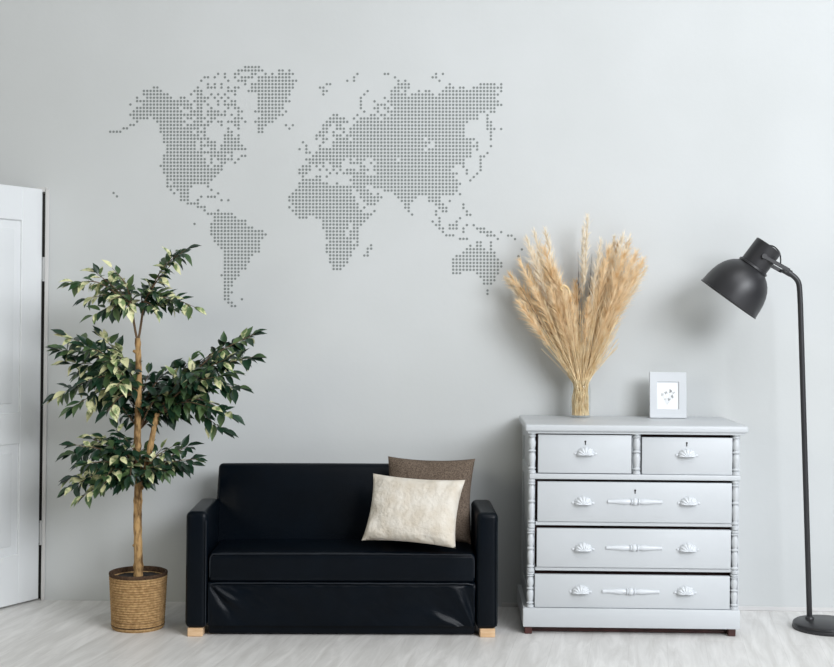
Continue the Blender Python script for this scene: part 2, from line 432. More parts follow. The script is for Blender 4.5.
# seat cushion: soft slab
def soft_slab(w, d, h, bev, crown, nx=40, ny=20):
    bm = BM()
    box(bm, (0, 0, 0), (w, d, h), bev, 4)
    bmesh.ops.subdivide_edges(bm, edges=[e for e in bm.edges if e.calc_length() > 0.06], cuts=10, use_grid_fill=True)
    for v in bm.verts:
        fx = max(0, 1-(2*v.co.x/w)**2); fy = max(0, 1-(2*v.co.y/d)**2)
        if v.co.z > 0: v.co.z += crown*(fx*fy)**0.5
    return bm
bm = soft_slab(2*iw-0.008, 0.42, 0.127, 0.016, 0.010)
bmesh.ops.transform(bm, matrix=Matrix.Translation((0, 0.018+0.21, 0.302)), verts=bm.verts[:])
for v in bm.verts:
    v.co.z += 0.003*noise.noise(Vector((v.co.x*5, v.co.y*5, 1.3)))
sc_ = obj('seat_cushion', bm, MAT['leather'], sofa, angle=70)
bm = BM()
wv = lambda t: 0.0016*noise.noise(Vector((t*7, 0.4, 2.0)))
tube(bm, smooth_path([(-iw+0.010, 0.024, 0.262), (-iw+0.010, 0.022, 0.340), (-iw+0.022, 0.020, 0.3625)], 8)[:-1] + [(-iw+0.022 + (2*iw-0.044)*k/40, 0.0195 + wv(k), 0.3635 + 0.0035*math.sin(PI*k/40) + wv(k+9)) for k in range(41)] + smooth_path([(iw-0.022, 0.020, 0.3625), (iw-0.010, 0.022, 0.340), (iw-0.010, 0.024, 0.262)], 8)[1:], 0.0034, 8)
obj('highlight_piping', bm, MAT['highlight_piping'], sc_)  # edge cord whose lighter tone also stands for the cushion's highlight
# front cover: loose hanging leather with folds fanning out of the upper corners
bm = BM()
NX, NZ = 200, 50
zt, zb = 0.240, 0.048
grid = []
for j in range(NZ+1):
    row = []
    for i in range(NX+1):
        u = -1 + 2*i/NX; v = j/NZ
        x = u*(iw-0.004); z = zt + (zb-zt)*v
        y = 0.012
        for s in (-1, 1):
            ddx = abs(s*(iw-0.01) - x); ddz = (zt + 0.01 - z) if s < 0 else (z - zb + 0.05)
            rr = math.hypot(ddx, ddz)
            th = math.atan2(ddz, ddx + 0.01) + 0.9*rr
            amp = 0.0125*math.exp(-((rr-0.13)/0.13)**2)*min(1, rr/0.05)
            y -= amp*(0.7*math.cos(th*9.5 + s*0.8) + 0.3*math.cos(th*17 + 2*s))*(0.65 + 0.5*noise.noise(Vector((rr*8, th*2, s*3.0))))
        y -= 0.0022*noise.noise(Vector((x*9, z*14 + x*5, 3.0))) + 0.0015*noise.noise(Vector((x*26 + z*30, z*20, 7.0)))
        if v < 0.12: y += 0.018*(1-v/0.12)**2           # top edge rolls back under the cushion
        row.append(bm.verts.new((x, y, z)))
    grid.append(row)
for j in range(NZ):
    for i in range(NX):
        bm.faces.new((grid[j][i], grid[j][i+1], grid[j+1][i+1], grid[j+1][i]))
ex = bmesh.ops.extrude_face_region(bm, geom=bm.faces[:])
bmesh.ops.translate(bm, vec=(0, 0.014, 0), verts=[g for g in ex['geom'] if isinstance(g, bmesh.types.BMVert)])
fc = obj('front_cover', bm, MAT['leather'], sofa, angle=70)
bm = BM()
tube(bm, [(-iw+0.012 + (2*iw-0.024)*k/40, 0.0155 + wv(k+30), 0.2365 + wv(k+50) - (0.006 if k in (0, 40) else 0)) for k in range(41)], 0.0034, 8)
obj('highlight_piping', bm, MAT['highlight_piping'], fc)  # edge cord, lightened to hold the sheen along the cover's top
# backrest
bm = soft_slab(2*iw+0.016, 0.13, 0.46, 0.022, 0.004)
lean = Matrix.Rotation(R(-13), 4, 'X')
for v in bm.verts:
    if v.co.y < 0:
        fx = max(0, 1-(2*v.co.x/(2*iw))**2); fz = max(0, 1-(2*v.co.z/0.46)**2)
        v.co.y -= 0.022*(fx*fz)**0.6
    v.co.x *= 1 - 0.012*(v.co.z/0.23)
bmesh.ops.transform(bm, matrix=Matrix.Translation((-0.012, 0.475, 0.480)) @ lean, verts=bm.verts[:])
obj('backrest', bm, MAT['leather'], sofa, angle=70)

# cushions resting on the sofa
def pillow(w, h, t, seed, n=40, wr=0.004):
    bm = BM()
    sides = []
    for side in (-1, 1):
        rows = []
        for j in range(n+1):
            row = []
            for i in range(n+1):
                u = -1+2*i/n; v = -1+2*j/n
                x = w/2*u*(1-0.075*(1-v*v)); z = h/2*v*(1-0.075*(1-u*u))
                th = t/2*max(0, (1-u**4)*(1-v**4))**0.62
                e = min(1-abs(u), 1-abs(v))
                q = noise.noise(Vector((x*11, z*11, seed)))*wr*min(1, th/(t*0.2)) if th > 0 else 0
                q += wr*0.9*math.sin(40*(x if abs(v) > abs(u) else z) + 5*noise.noise(Vector((x*6, z*6, seed+4))))*math.exp(-((e-0.12)/0.1)**2)*min(1, e/0.06)
                row.append((Vector((x, side*(th+q), z)), e < 1e-6))
            rows.append(row)
        sides.append(rows)
    shared = {}
    for side, rows in enumerate(sides):
        vv = [[None]*(n+1) for _ in range(n+1)]
        for j in range(n+1):
            for i in range(n+1):
                co, edge = rows[j][i]
                if edge:
                    if (i, j) not in shared: shared[(i, j)] = bm.verts.new(co)
                    vv[j][i] = shared[(i, j)]
                else: vv[j][i] = bm.verts.new(co)
        for j in range(n):
            for i in range(n):
                bm.faces.new((vv[j][i], vv[j][i+1], vv[j+1][i+1], vv[j+1][i]))
    return bm
def seat_pt(lx, ly, z):
    c, s = math.cos(SROT), math.sin(SROT)
    return Vector((mid.x + c*lx - s*ly, mid.y + s*lx + c*ly, z))
br = obj('cushion', pillow(0.415, 0.395, 0.11, 2.1), MAT['taupe'], angle=80)
tag(br, 'brown woven cushion leaning on the sofa back behind the cream cushion', 'cushion')
pb = at(429, 498, -0.37)
br.location = (pb.x, -0.375, 0.575)
br.rotation_euler = (R(-16), R(0), SROT - R(12))
cr = obj('cushion', pillow(0.437, 0.318, 0.12, 5.7, wr=0.007), MAT['cream'], angle=80)
tag(cr, 'cream linen cushion tilted at the front of the black sofa seat', 'cushion')
pc = at(413.5, 511, -0.545)
cr.location = (pc.x, -0.545, pc.z+0.004)
cr.rotation_euler = (R(-26), R(1.5), SROT - R(17))

# ------------------------------------------------------------------ chest of drawers
DROT = R(0.7)
dl, dr = on_z(521.7, 634.3), on_z(739.2, 635.8)
dm = (dl + dr)/2
dresser = thing('dresser', 'grey-white painted wooden chest of drawers with shell pulls', 'chest of drawers', (dm.x, dm.y, 0), DROT)
S = (dr - dl).length / 219.3                            # metres per image pixel on the front
def dx(px): return (px - 631.25) * S
SZ = (Vector((dm.x, dm.y, 0.5)) - CAM).dot(M3 @ Vector((0, 0, -1))) / FPX
def dz(py): return (635.0 - py) * SZ
DD = 0.50
bm = BM()                                               # carcass: sides, back, dividers, rails
bl, brt = dx(529), dx(738.5)
span(bm, bl, bl+0.022, 0.012, DD, dz(609), dz(432))
span(bm, brt-0.022, brt, 0.012, DD, dz(609), dz(432))
span(bm, bl, brt, DD-0.012, DD, dz(609), dz(432))
span(bm, bl, brt, 0.0, 0.03, dz(432.6), dz(432))
for ya, yb in ((567.8, 571.6), (522.4, 526.2)):
    span(bm, dx(535), dx(733), 0.004, DD-0.02, dz(yb), dz(ya), 0.002, 1)
span(bm, dx(535), dx(733), 0.006, DD-0.02, dz(610), dz(607))
span(bm, dx(632), dx(640.5), 0.012, DD-0.02, dz(476), dz(432))
span(bm, bl, dx(534.3), 0.012, 0.05, dz(609), dz(432))
span(bm, dx(734.2), brt, 0.012, 0.05, dz(609), dz(432))
# raised framing on both sides
for xs, sg in ((bl, -1), (brt, 1)):
    for ya, yb in ((0.012, 0.075), (DD-0.06, DD)):
        span(bm, xs, xs+sg*0.007, ya, yb, dz(609), dz(432), 0.002, 1)
    for za, zb2 in ((609, 592), (483, 470), (444, 432)):
        span(bm, xs, xs+sg*0.0068, 0.07, DD-0.055, dz(za), dz(zb2), 0.002, 1)
obj('body', bm, MAT['dresser'], dresser, angle=30)
bm = BM(); span(bm, dx(527), dx(740), 0.0, DD-0.01, dz(626), dz(623)); span(bm, dx(531), dx(735), 0.045, DD-0.08, 0.003, dz(624)); obj('bottom_shade_board', bm, MAT['redwood'], dresser, smooth=False)  # lower block added dark, as the shade under the chest
bm = BM()                                               # added dark board that paints the shade into the drawer gaps
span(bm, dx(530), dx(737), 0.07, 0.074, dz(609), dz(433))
obj('gap_shade_board', bm, MAT['redwood'], dresser, smooth=False)
bm = BM()                                               # moulding rail between the drawer rows
span(bm, dx(528.3), dx(740), -0.012, 0.05, dz(479.6), dz(474.3), 0.004, 3)
obj('rail', bm, MAT['dresser'], dresser)
bm = BM()                                               # plinth
span(bm, dx(522.8), dx(740.6), -0.014, DD, dz(627.5), dz(608.5), 0.004, 2)
obj('plinth', bm, MAT['dresser'], dresser)
bm = BM()                                               # top slab with a moulded edge
span(bm, dx(523.5), dx(747), -0.028, DD+0.01, dz(431.8), dz(424.8), 0.010, 4)
span(bm, dx(526), dx(744.5), -0.016, DD+0.005, dz(434), dz(431.0), 0.004, 2)
obj('top', bm, MAT['dresser'], dresser)
for px in (527.5, 732):
    for yy in (-0.004, DD-0.07):
        bm = BM(); span(bm, dx(px-2.8), dx(px+4.6), yy, yy+0.045, 0, dz(627), 0.003, 1)
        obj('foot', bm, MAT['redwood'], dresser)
def spindle(z0, z1, x, rad, name='column'):
    H = z1-z0
    base = [(0.55, 0), (0.95, 0.01), (0.95, 0.07), (0.6, 0.09), (1.0, 0.13), (0.6, 0.17), (0.72, 0.22), (0.92, 0.38), (0.8, 0.47), (0.58, 0.50),
            (1.0, 0.54), (0.58, 0.58), (0.82, 0.64), (0.92, 0.74), (0.7, 0.84), (0.6, 0.86), (1.0, 0.895), (0.6, 0.93), (0.95, 0.945), (0.95, 0.99), (0.55, 1.0)]
    bm = BM()
    lathe(bm, [(0, z0)] + [(a*rad, z0+b*H) for a, b in base] + [(0, z1)], 20, Matrix.Translation((x, 0.006, 0)))
    obj(name, bm, MAT['dresser'], dresser, angle=45)
cr_ = 4.1*S
for px in (531.0, 736.2):
    spindle(dz(474.5), dz(432.5), dx(px), cr_)
    spindle(dz(529), dz(479.5), dx(px - (0.3 if px < 600 else 0.4)), cr_*0.95)
    spindle(dz(573), dz(529), dx(px - (0.8 if px < 600 else 0.8)), cr_*0.95)
    spindle(dz(608.6), dz(573), dx(px - (1.0 if px < 600 else 1.3)), cr_*0.95)
spindle(dz(474.5), dz(432.5), dx(636.4), cr_)
def shell_pull():
    bm = BM()
    a, b, d = 0.038, 0.034, 0.026
    NP, NS = 60, 8
    rows = []
    for j in range(NS+1):
        ps = PI/2*j/NS
        row = []
        for i in range(NP+1):
            ph = PI*i/NP
            k = 1 + 0.06*abs(math.cos(5.5*(ph-PI/2)))*math.cos(ps*0.9); kd = 1 + 0.32*abs(math.cos(6.5*(ph-PI/2)))*math.cos(ps)
            row.append(bm.verts.new((a*math.cos(ph)*math.cos(ps)*k, -d*math.sin(ps)**0.8*kd if j < NS else -d, b*math.sin(ph)*math.cos(ps)*k - 0.012)))
        rows.append(row)
    for j in range(NS):
        for i in range(NP):
            if j == NS-1:
                bm.faces.new((rows[j][i], rows[j][i+1], rows[NS][0]))
            else:
                bm.faces.new((rows[j][i], rows[j][i+1], rows[j+1][i+1], rows[j+1][i]))
    # under side, set a little inside
    bm.faces.new([rows[j][0] for j in range(NS)] + [rows[NS][0]] + [rows[j][NP] for j in range(NS-1, -1, -1)])
    for v in list(bm.verts):
        if not v.link_faces: bm.verts.remove(v)
    box(bm, (0, -0.001, 0.0), (0.066, 0.003, 0.030), 0.001, 1)
    box(bm, (0.044, -0.002, -0.006), (0.014, 0.004, 0.010), 0.0015, 1)
    box(bm, (-0.044, -0.002, -0.006), (0.014, 0.004, 0.010), 0.0015, 1)
    return bm
def keyhole():
    bm = BM()
    lathe(bm, [(0, -0.001), (0.0042, -0.001), (0.0042, 0.0012), (0, 0.0012)], 14, Matrix.Translation((0, 0, 0.003)) @ Matrix.Rotation(R(90), 4, 'X'))
    box(bm, (0, 0, -0.005), (0.0045, 0.002, 0.014))
    return bm
def applique(L):
    bm = BM()
    base = [(0.15, -1), (0.42, -0.97), (0.36, -0.9), (0.5, -0.86), (0.42, -0.82), (0.62, -0.6), (0.8, -0.35), (0.62, -0.2), (0.55, -0.17), (0.95, -0.13), (0.6, -0.09), (1.0, -0.04), (1.0, 0.04),
            (0.6, 0.09), (0.95, 0.13), (0.55, 0.17), (0.62, 0.2), (0.8, 0.35), (0.62, 0.6), (0.42, 0.82), (0.5, 0.86), (0.36, 0.9), (0.42, 0.97), (0.15, 1)]
    lathe(bm, [(0, -L/2)] + [(max(a, 0.5)*0.0165, b*L/2) for a, b in base] + [(0, L/2)], 16, Matrix.Rotation(R(90), 4, 'Y'))
    return bm
def drawer(x0, x1, y0, y1, pulls, key=None, app=None, out=0.004):
    bm = BM()
    span(bm, dx(x0), dx(x1), -out, 0.018, dz(y1), dz(y0), 0.003, 2)
    span(bm, dx(x0)+0.012, dx(x1)-0.012, 0.016, DD-0.04, dz(y1)+0.012, dz(y0)-0.02)
    d = obj('drawer', bm, MAT['dresser'], dresser)
    for px, py in pulls:
        p = obj('shell_pull', shell_pull(), MAT['pull'], d, angle=50); p.location = (dx(px), -out, dz(py))
    if key:
        k = obj('keyhole', keyhole(), MAT['dark_gap'], d); k.location = (dx(key[0]), -out-0.0005, dz(key[1]))
    if app:
        k = obj('turned_ornament', applique((app[1]-app[0])*S), MAT['pull'], d, angle=50); k.location = (dx((app[0]+app[1])/2), -out, dz(app[2]))
    return d
drawer(537.0, 631.0, 435.2, 473.6, [(584.5, 452.5)], (584.5, 442.5))
drawer(641.5, 732.2, 437.0, 474.0, [(686.3, 453.2)], (686.3, 443.0))
drawer(536.8, 732.0, 482.2, 522.2, [(582.5, 501.8), (688.5, 501.0)], (634.8, 490.8), (607.5, 662, 501.6))
drawer(536.3, 731.2, 529.0, 567.6, [(583.0, 548.0), (688.0, 547.3)], None, (606, 662, 547.6), 0.007)
drawer(534.6, 730.5, 575.0, 608.0, [(580.5, 590.5), (685.8, 590.2)], None, (602.5, 659.5, 591.3), 0.005)
DTOP = dz(424.8)

# ------------------------------------------------------------------ vase and dried grasses
vp = at(580.5, 416.0, -0.15)
VX, VY = vp.x, vp.y
vase = thing('glass_vase', 'clear glass vase packed with straw on the chest of drawers', 'vase', (VX, VY, DTOP + 0.0004))
VR, VH = 0.048, 0.178
bm = BM()
lathe(bm, [(0, 0), (VR*0.9, 0), (VR, 0.006), (VR, VH*0.72), (VR*0.97, VH*0.84), (VR*0.90, VH*0.93), (VR*0.94, VH), (VR*0.90, VH), (VR*0.85, VH*0.93), (VR*0.91, VH*0.84), (VR*0.94, VH*0.72), (VR*0.94, 0.012), (VR*0.8, 0.008), (0, 0.008)], 40)
obj('body', bm, MAT['glass'], vase, angle=40)
rng = random.Random(11)
def stem_path(tip, spread, foot_r, bend, rng):
    """from the vase floor, crossing in the neck, out to a tip (dx, dy, dz relative to the vase foot)"""
    a = math.atan2(tip[1], tip[0])
    fr = foot_r
    foot = Vector((-math.cos(a)*fr*0.6 + rng.uniform(-0.012, 0.012), -math.sin(a)*fr*0.6 + rng.uniform(-0.012, 0.012), 0.012))
    while foot.xy.length > 0.040: foot.xy *= 0.8
    neck = Vector((math.cos(a)*min(0.026, abs(tip[0])*0.12) + rng.uniform(-0.008, 0.008), math.sin(a)*0.012 + rng.uniform(-0.012, 0.012), VH*0.93))
    if neck.xy.length > 0.034: neck.xy *= 0.034/neck.xy.length
    t = Vector(tip)
    m1 = neck.lerp(t, 0.45) + Vector((0, 0, bend))
    return smooth_path([foot, neck, m1, t], 26)
def strand(bm, p, d, L, wd, droop):
    """one fibre: thin three-sided spike that curves over"""
    d = d.normalized()
    q1 = p + d*L*0.5
    q2 = p + d*L + Vector((0, 0, -droop*L))
    x, y, _ = frame_of(d)
    a = [bm.verts.new(p + x*wd*math.cos(k*2*PI/3) + y*wd*math.sin(k*2*PI/3)) for k in range(3)]
    b = [bm.verts.new(q1 + (x*math.cos(k*2*PI/3) + y*math.sin(k*2*PI/3))*wd*0.8) for k in range(3)]
    t = bm.verts.new(q2)
    for k in range(3):
        bm.faces.new((a[k], a[(k+1) % 3], b[(k+1) % 3], b[k]))
        bm.faces.new((b[k], b[(k+1) % 3], t))
PG = 'dried grass plumes in the vase'
def grass(tip, plume_from, fluff, mt, label, n=150, bend=0.02, rad=0.0012, name='pampas_stem', wd=0.00075):
    root = thing(name, label, 'dried grass', (VX, VY, DTOP + 0.001), 0, PG if name == 'pampas_stem' else 'dark twigs in the vase')
    pts = stem_path(tip, 0, 0.034, bend, rng)
    bm = BM(); tube(bm, pts, [rad*(1-0.6*i/26) for i in range(27)], 5)
    obj('stem', bm, MAT['straw'], root)
    bm = BM()
    for k in range(n):
        t = plume_from + (1-plume_from)*rng.random()**0.9
        f = t*26; i = min(int(f), 25)
        p = pts[i].lerp(pts[i+1], f-i)
        ax = (pts[i+1]-pts[i]).normalized()
        x, y, _ = frame_of(ax)
        a = rng.uniform(0, 2*PI)
        s = (t-plume_from)/(1-plume_from)
        width = fluff*(0.35+0.9*math.sin(PI*min(1, s*0.8+0.15)))
        d = ax*1.0 + (x*math.cos(a)+y*math.sin(a))*rng.uniform(0.10, 0.85)
        strand(bm, p, d, width*rng.uniform(1.0, 2.4), wd, rng.uniform(-0.05, 0.22))
    obj('plume', bm, mt, root, smooth=False)
    return root
VD = VY
def rel(px, py, dy):
    p = at(px, py, VD + dy)
    return (p.x - VX, dy, p.z - DTOP)
L1 = 'feathery tan dried grass plume fanning from the packed glass vase'
L2 = 'pale wispy dried grass plume rising from the packed glass vase'
tips = [  # px, py, depth, plume start, fluff, pale
 (513, 276, -.02, .50, .030, 0), (517, 284, .06, .52, .030, 0), (522, 262, -.05, .50, .034, 0), (526, 292, .04, .50, .032, 0), (521, 303, -.07, .55, .028, 0),
 (530, 268, .08, .50, .034, 0), (534, 252, -.02, .50, .036, 0), (532, 282, -.09, .50, .034, 0), (541, 258, .05, .50, .036, 0), (546, 250, -.06, .50, .034, 0),
 (543, 275, .02, .48, .036, 0), (550, 266, .09, .50, .034, 0), (555, 272, -.04, .50, .034, 0), (560, 283, -.10, .50, .032, 0), (552, 290, -.11, .48, .034, 0),
 (566, 290, .05, .50, .030, 0), (570, 296, -.08, .50, .028, 0), (576, 284, .07, .52, .028, 0),
 (536, 233, .03, .66, .026, 1), (546, 229, -.01, .66, .026, 1), (529, 240, -.06, .66, .024, 1),
 (603, 262, .04, .50, .030, 0), (608, 250, -.03, .50, .032, 0), (613, 262, .08, .50, .034, 0), (616, 246, .02, .50, .034, 0), (622, 256, -.06, .50, .036, 0),
 (626, 247, .06, .50, .036, 0), (630, 262, -.02, .50, .036, 0), (634, 254, .07, .50, .034, 0), (638, 268, -.07, .52, .032, 0), (640, 262, .03, .52, .030, 0),
 (625, 276, -.09, .48, .034, 0), (616, 284, -.10, .48, .032, 0), (609, 290, .09, .48, .030, 0),
 (622, 236, -.01, .64, .024, 1), (628, 238, .05, .66, .022, 1), (613, 238, .04, .64, .022, 1), (600, 242, -.02, .66, .020, 1), (644, 268, .00, .66, .022, 1), (508, 279, .01, .7, .018, 1),
 (587, 217, .00, .62, .020, 1), (583, 228, .05, .64, .018, 1),
 (588, 300, -.09, .55, .022, 0), (594, 282, .08, .55, .024, 0)]
for px, py, dy, pf, fl, pale in tips:
    grass(rel(580 + (px-580)*1.04, py - 1, dy), pf + rng.uniform(0.02, 0.14), fl*rng.uniform(1.0, 1.55), MAT['plume_pale'] if pale else MAT['plume'], L2 if pale else L1, n=330 if not pale else 260, wd=0.0010 if not pale else 0.0011, bend=0.012 + rng.uniform(-.01, .015))
# loose straw that fills the vase and splays above it
bm = BM()
for k in range(380):
    px = rng.uniform(534, 628); py = 285 + rng.uniform(0, 60) + abs(px-580)*0.1
    if 573 < px < 592: py = rng.uniform(310, 350)
    a = rng.uniform(0, 2*PI); q = 0.0425*math.sqrt(rng.random())
    tipv = Vector(rel(px*0.86+580*0.14, py, rng.uniform(-.11, .07)))
    neck = Vector((0.034*max(-1, min(1, tipv.x/0.2)) + rng.uniform(-.012, .012), rng.uniform(-.032, .032), VH*0.92))
    if neck.xy.length > 0.038: neck.xy *= 0.038/neck.xy.length
    foot = Vector((q*math.cos(a), q*math.sin(a), 0.011))
    pts = smooth_path([foot, foot.lerp(neck, 0.5)*1.0 + Vector((0.004*math.cos(a), 0.004*math.sin(a), 0)), neck, neck.lerp(tipv, 0.5) + Vector((0, 0, 0.006)), tipv], 16)
    tube(bm, pts, [0.0014]*10+[0.0010]*7, 4)
tag(obj('straw_bunch', bm, MAT['straw']), 'bunch of thin straw stalks filling the glass vase', 'straw', None, 'stuff').location = (VX, VY, DTOP + 0.001)
# dark bare twigs
for px, py, dy, lab in ((578, 252, -.02, 'thin dark twig left of the tallest pale plume in the vase'), (592, 254, .01, 'forked dark twig right of the tallest pale plume in the vase'), (520, 287, -.08, 'dark bent twig at the lower edge of the left grass plumes')):
    root = thing('dried_twig', lab, 'twig', (VX, VY, DTOP + 0.001), 0, 'dark twigs in the vase')
    pts = stem_path(rel(px, py, dy), 0, 0.03, 0.0, rng)
    bm = BM(); tube(bm, pts, [0.0012]*20+[0.0011, 0.0010, 0.0009, 0.0008, 0.0008, 0.0007, 0.0006], 5)
    obj('stem', bm, MAT['dark_twig'], root)
    bm = BM()
    for k in range(9):
        i = 15 + k; p = pts[i]; ax = (pts[i+1]-pts[i]).normalized(); x, y, _ = frame_of(ax)
        a = k*2.4
        strand(bm, p, ax + (x*math.cos(a)+y*math.sin(a))*0.3, 0.034, 0.0017, 0.0)
    obj('bud', bm, MAT['dark_twig'], root)
# one curled cream seed head low in the middle of the bunch
root = thing('dried_seed_head', 'curled cream dried seed head in the middle of the grass bunch', 'dried flower', (VX, VY, DTOP + 0.001))
pts = stem_path(rel(563, 291, -.13), 0, 0.03, 0.0, rng)
bm = BM(); tube(bm, pts, 0.0011, 5); obj('stem', bm, MAT['straw'], root)
e = pts[-1]
bm = BM(); tube(bm, smooth_path([e, e+Vector((-.012, 0, .012)), e+Vector((.004, -.005, .024)), e+Vector((.026, -.006, .006)), e+Vector((.030, 0, -.020))], 16), [0.002+0.0045*math.sin(PI*i/16) for i in range(17)], 8)
obj('head', bm, MAT['straw'], root)

# ------------------------------------------------------------------ framed print
pf = at(668.2, 417.6, -0.16)
fr = thing('picture_frame', 'small white picture frame with a grey flower print on the chest', 'picture frame', (pf.x, pf.y, DTOP + 0.0023), R(-2))
fs = (pf - CAM).dot(M3 @ Vector((0, 0, -1))) / FPX
FW, FH, FT = 36.5*fs, 46.0*fs, 0.018
bx = 7.8*fs; bt = 10.0*fs; bb = 9.0*fs
tilt = Matrix.Rotation(R(-6), 4, 'X')
bm = BM()
loops = []
for (ix, iz0, iz1, yy) in ((0, 0, 0, FT), (0, 0, 0, 0.002), (0.002, 0.002, 0.002, 0.0), (bx-0.003, bb-0.003, bt-0.003, 0.0015), (bx, bb, bt, 0.004), (bx, bb, bt, FT)):
    loops.append([bm.verts.new(c) for c in ((-FW/2+ix, yy, iz0), (FW/2-ix, yy, iz0), (FW/2-ix, yy, FH-iz1), (-FW/2+ix, yy, FH-iz1))])
loops.append(loops[0])
for a_, b_ in zip(loops, loops[1:]):
    for k in range(4): bm.faces.new((a_[k], a_[(k+1) % 4], b_[(k+1) % 4], b_[k]))
bmesh.ops.transform(bm, matrix=tilt, verts=bm.verts[:])
obj('frame', bm, MAT['frame'], fr)
bm = BM(); span(bm, -FW/2+bx-.002, FW/2-bx+.002, 0.008, 0.012, bb-.002, FH-bt+.002)
bmesh.ops.transform(bm, matrix=tilt, verts=bm.verts[:])
card = obj('print', bm, MAT['paper'], fr, smooth=False)
bm = BM(); bp = BM()
pcx, pcz = 0.0, (bb + FH - bt)/2
def petal(b, cx, cz, a, L, wd):
    ca, sa = math.cos(a), math.sin(a)
    ring = []
    for k in range(10):
        t = 2*PI*k/10
        u = L/2 + L/2*math.cos(t); v = wd/2*math.sin(t)
        ring.append(b.verts.new((cx + ca*u - sa*v, 0.0077, cz + sa*u + ca*v)))
    b.faces.new(ring)
rg = random.Random(4)
for cx, cz, rr, bb_ in ((0.012, 0.022, 0.011, bm), (-0.010, 0.014, 0.009, bm), (0.020, -0.004, 0.010, bm), (-0.026, 0.004, 0.010, bp), (0.004, -0.018, 0.009, bm), (-0.014, -0.018, 0.007, bp), (0.028, 0.014, 0.008, bp)):
    for k in range(6):
        petal(bb_, pcx+cx, pcz+cz, k*PI/3+rg.random(), rr*rg.uniform(.7, 1.1), rr*0.5)
for a in ((0.012, 0.022), (-0.010, 0.014), (0.020, -0.004), (-0.026, 0.004), (0.028, 0.014)):
    q0 = Vector((pcx-0.004, 0, pcz-0.045)); q1 = Vector((pcx+a[0], 0, pcz+a[1]))
    d = (q1-q0); petal(bp, q0.x, q0.z, math.atan2(d.z, d.x), d.length, 0.0016)
for b, nm, mt in ((bm, 'flower_drawing', MAT['ink']), (bp, 'stalk_drawing', MAT['ink_pale'])):
    bmesh.ops.transform(b, matrix=tilt, verts=b.verts[:])
    obj(nm, b, mt, card, smooth=False)
bm = BM()
box(bm, (0, 0.052, FH*0.36), (0.05, 0.004, FH*0.74), 0.001, 1, Matrix.Rotation(R(14), 4, 'X'))
obj('stand', bm, MAT['frame'], fr)

# ------------------------------------------------------------------ floor lamp
lb = on_z(826.5, 628.8)
LY = lb.y + 0.045
pole_foot = at(809.6, 620, LY)
lamp = thing('floor_lamp', 'charcoal metal floor lamp with tilted dome shade and round base', 'lamp', (lb.x, lb.y, 0))
def lp(px, py, dy=0.0):
    p = at(px, py, LY + dy); return Vector((p.x - lb.x, p.y - lb.y, p.z))
LS = (Vector((lb.x, LY, 0.9)) - CAM).dot(M3 @ Vector((0, 0, -1))) / FPX
bm = BM()
lathe(bm, [(0, 0), (0.150, 0), (0.153, 0.004), (0.153, 0.012), (0.149, 0.016), (0.151, 0.020), (0.149, 0.028), (0.141, 0.033), (0, 0.035)], 64)
obj('base', bm, MAT['lamp'], lamp, angle=40)
pf0 = Vector((lp(809.6, 620).x, LY - lb.y, 0.030))
bm = BM()
lathe(bm, [(0, 0), (0.020, 0), (0.020, 0.012), (0.014, 0.018), (0, 0.018)], 20, Matrix.Translation((pf0.x, pf0.y, 0.030)))
ppts = [pf0, lp(806.2, 500), lp(802.6, 380), lp(800.4, 305)] + smooth_path([lp(799.8, 292), lp(798.6, 283), lp(794.5, 277), lp(787.5, 272)], 14)
tube(bm, ppts, 2.75*LS, 16)
obj('pole', bm, MAT['lamp'], lamp, angle=50)
bm = BM()
# flat bracket with fork plates on both sides of the neck
pv = lp(760.5, 257.0); pe = lp(790.0, 273.4)
dv = pe - pv; ang = math.atan2(dv.z, dv.x)
for s in (-1, 1):
    box(bm, (pv + dv*0.40) + Vector((0, s*0.073, 0)), (dv.length*0.84, 0.005, 0.018), 0.002, 1, Matrix.Rotation(-ang, 4, 'Y'))
box(bm, pv + dv*0.83, (dv.length*0.06, 0.150, 0.018), 0.002, 1, Matrix.Rotation(-ang, 4, 'Y'))
tube(bm, [pv + dv*0.80, pe + dv*0.03], 3.4*LS, 14)
obj('bracket', bm, MAT['lamp'], lamp)
bm = BM()
lathe(bm, [(0, -0.086), (0.012, -0.086), (0.013, -0.076), (0.006, -0.074), (0.006, 0.074), (0.013, 0.076), (0.012, 0.086), (0, 0.086)], 16, Matrix.Translation(pv) @ Matrix.Rotation(R(90), 4, 'X'))
obj('pivot_knob', bm, MAT['lamp'], lamp)
# shade: lathe about the lamp axis (neck to mouth)
N0 = lp(752.5, 267.5); RC = lp(728.0, 299.7)
axd = (RC - N0); vd = ray(728, 300).normalized(); axd = axd - vd*(axd.dot(vd)*0.88); AL = axd.length
zx, zy, zz = frame_of(axd)
SM = Matrix.Translation(N0) @ Matrix((zx, zy, zz)).transposed().to_4x4()
out = [(0.062, -0.012), (0.074, -0.010), (0.0755, -0.002), (0.0725, 0.003), (0.080, 0.008), (0.096, 0.020), (0.111, 0.036), (0.125, 0.057), (0.136, 0.082), (0.1435, 0.110), (0.1485, 0.142), (0.1515, AL-0.006), (0.1545, AL-0.005), (0.1545, AL)]
inn = [(0.1495, AL), (0.1485, AL-0.008), (0.1455, 0.140), (0.1405, 0.110), (0.133, 0.084), (0.122, 0.060), (0.108, 0.040), (0.089, 0.022), (0.060, 0.012)]
bm = BM(); lathe(bm, out + inn, 64, SM)
sh = obj('shade', bm, MAT['lamp'], lamp, angle=40)
bm = BM(); lathe(bm, [(0.1475, AL-0.010), (0.1443, 0.140), (0.1395, 0.110), (0.132, 0.085), (0.121, 0.062), (0.107, 0.042), (0.088, 0.024), (0.0, 0.016)], 64, SM)
obj('lining', bm, MAT['lamp_inner'], sh, angle=60)
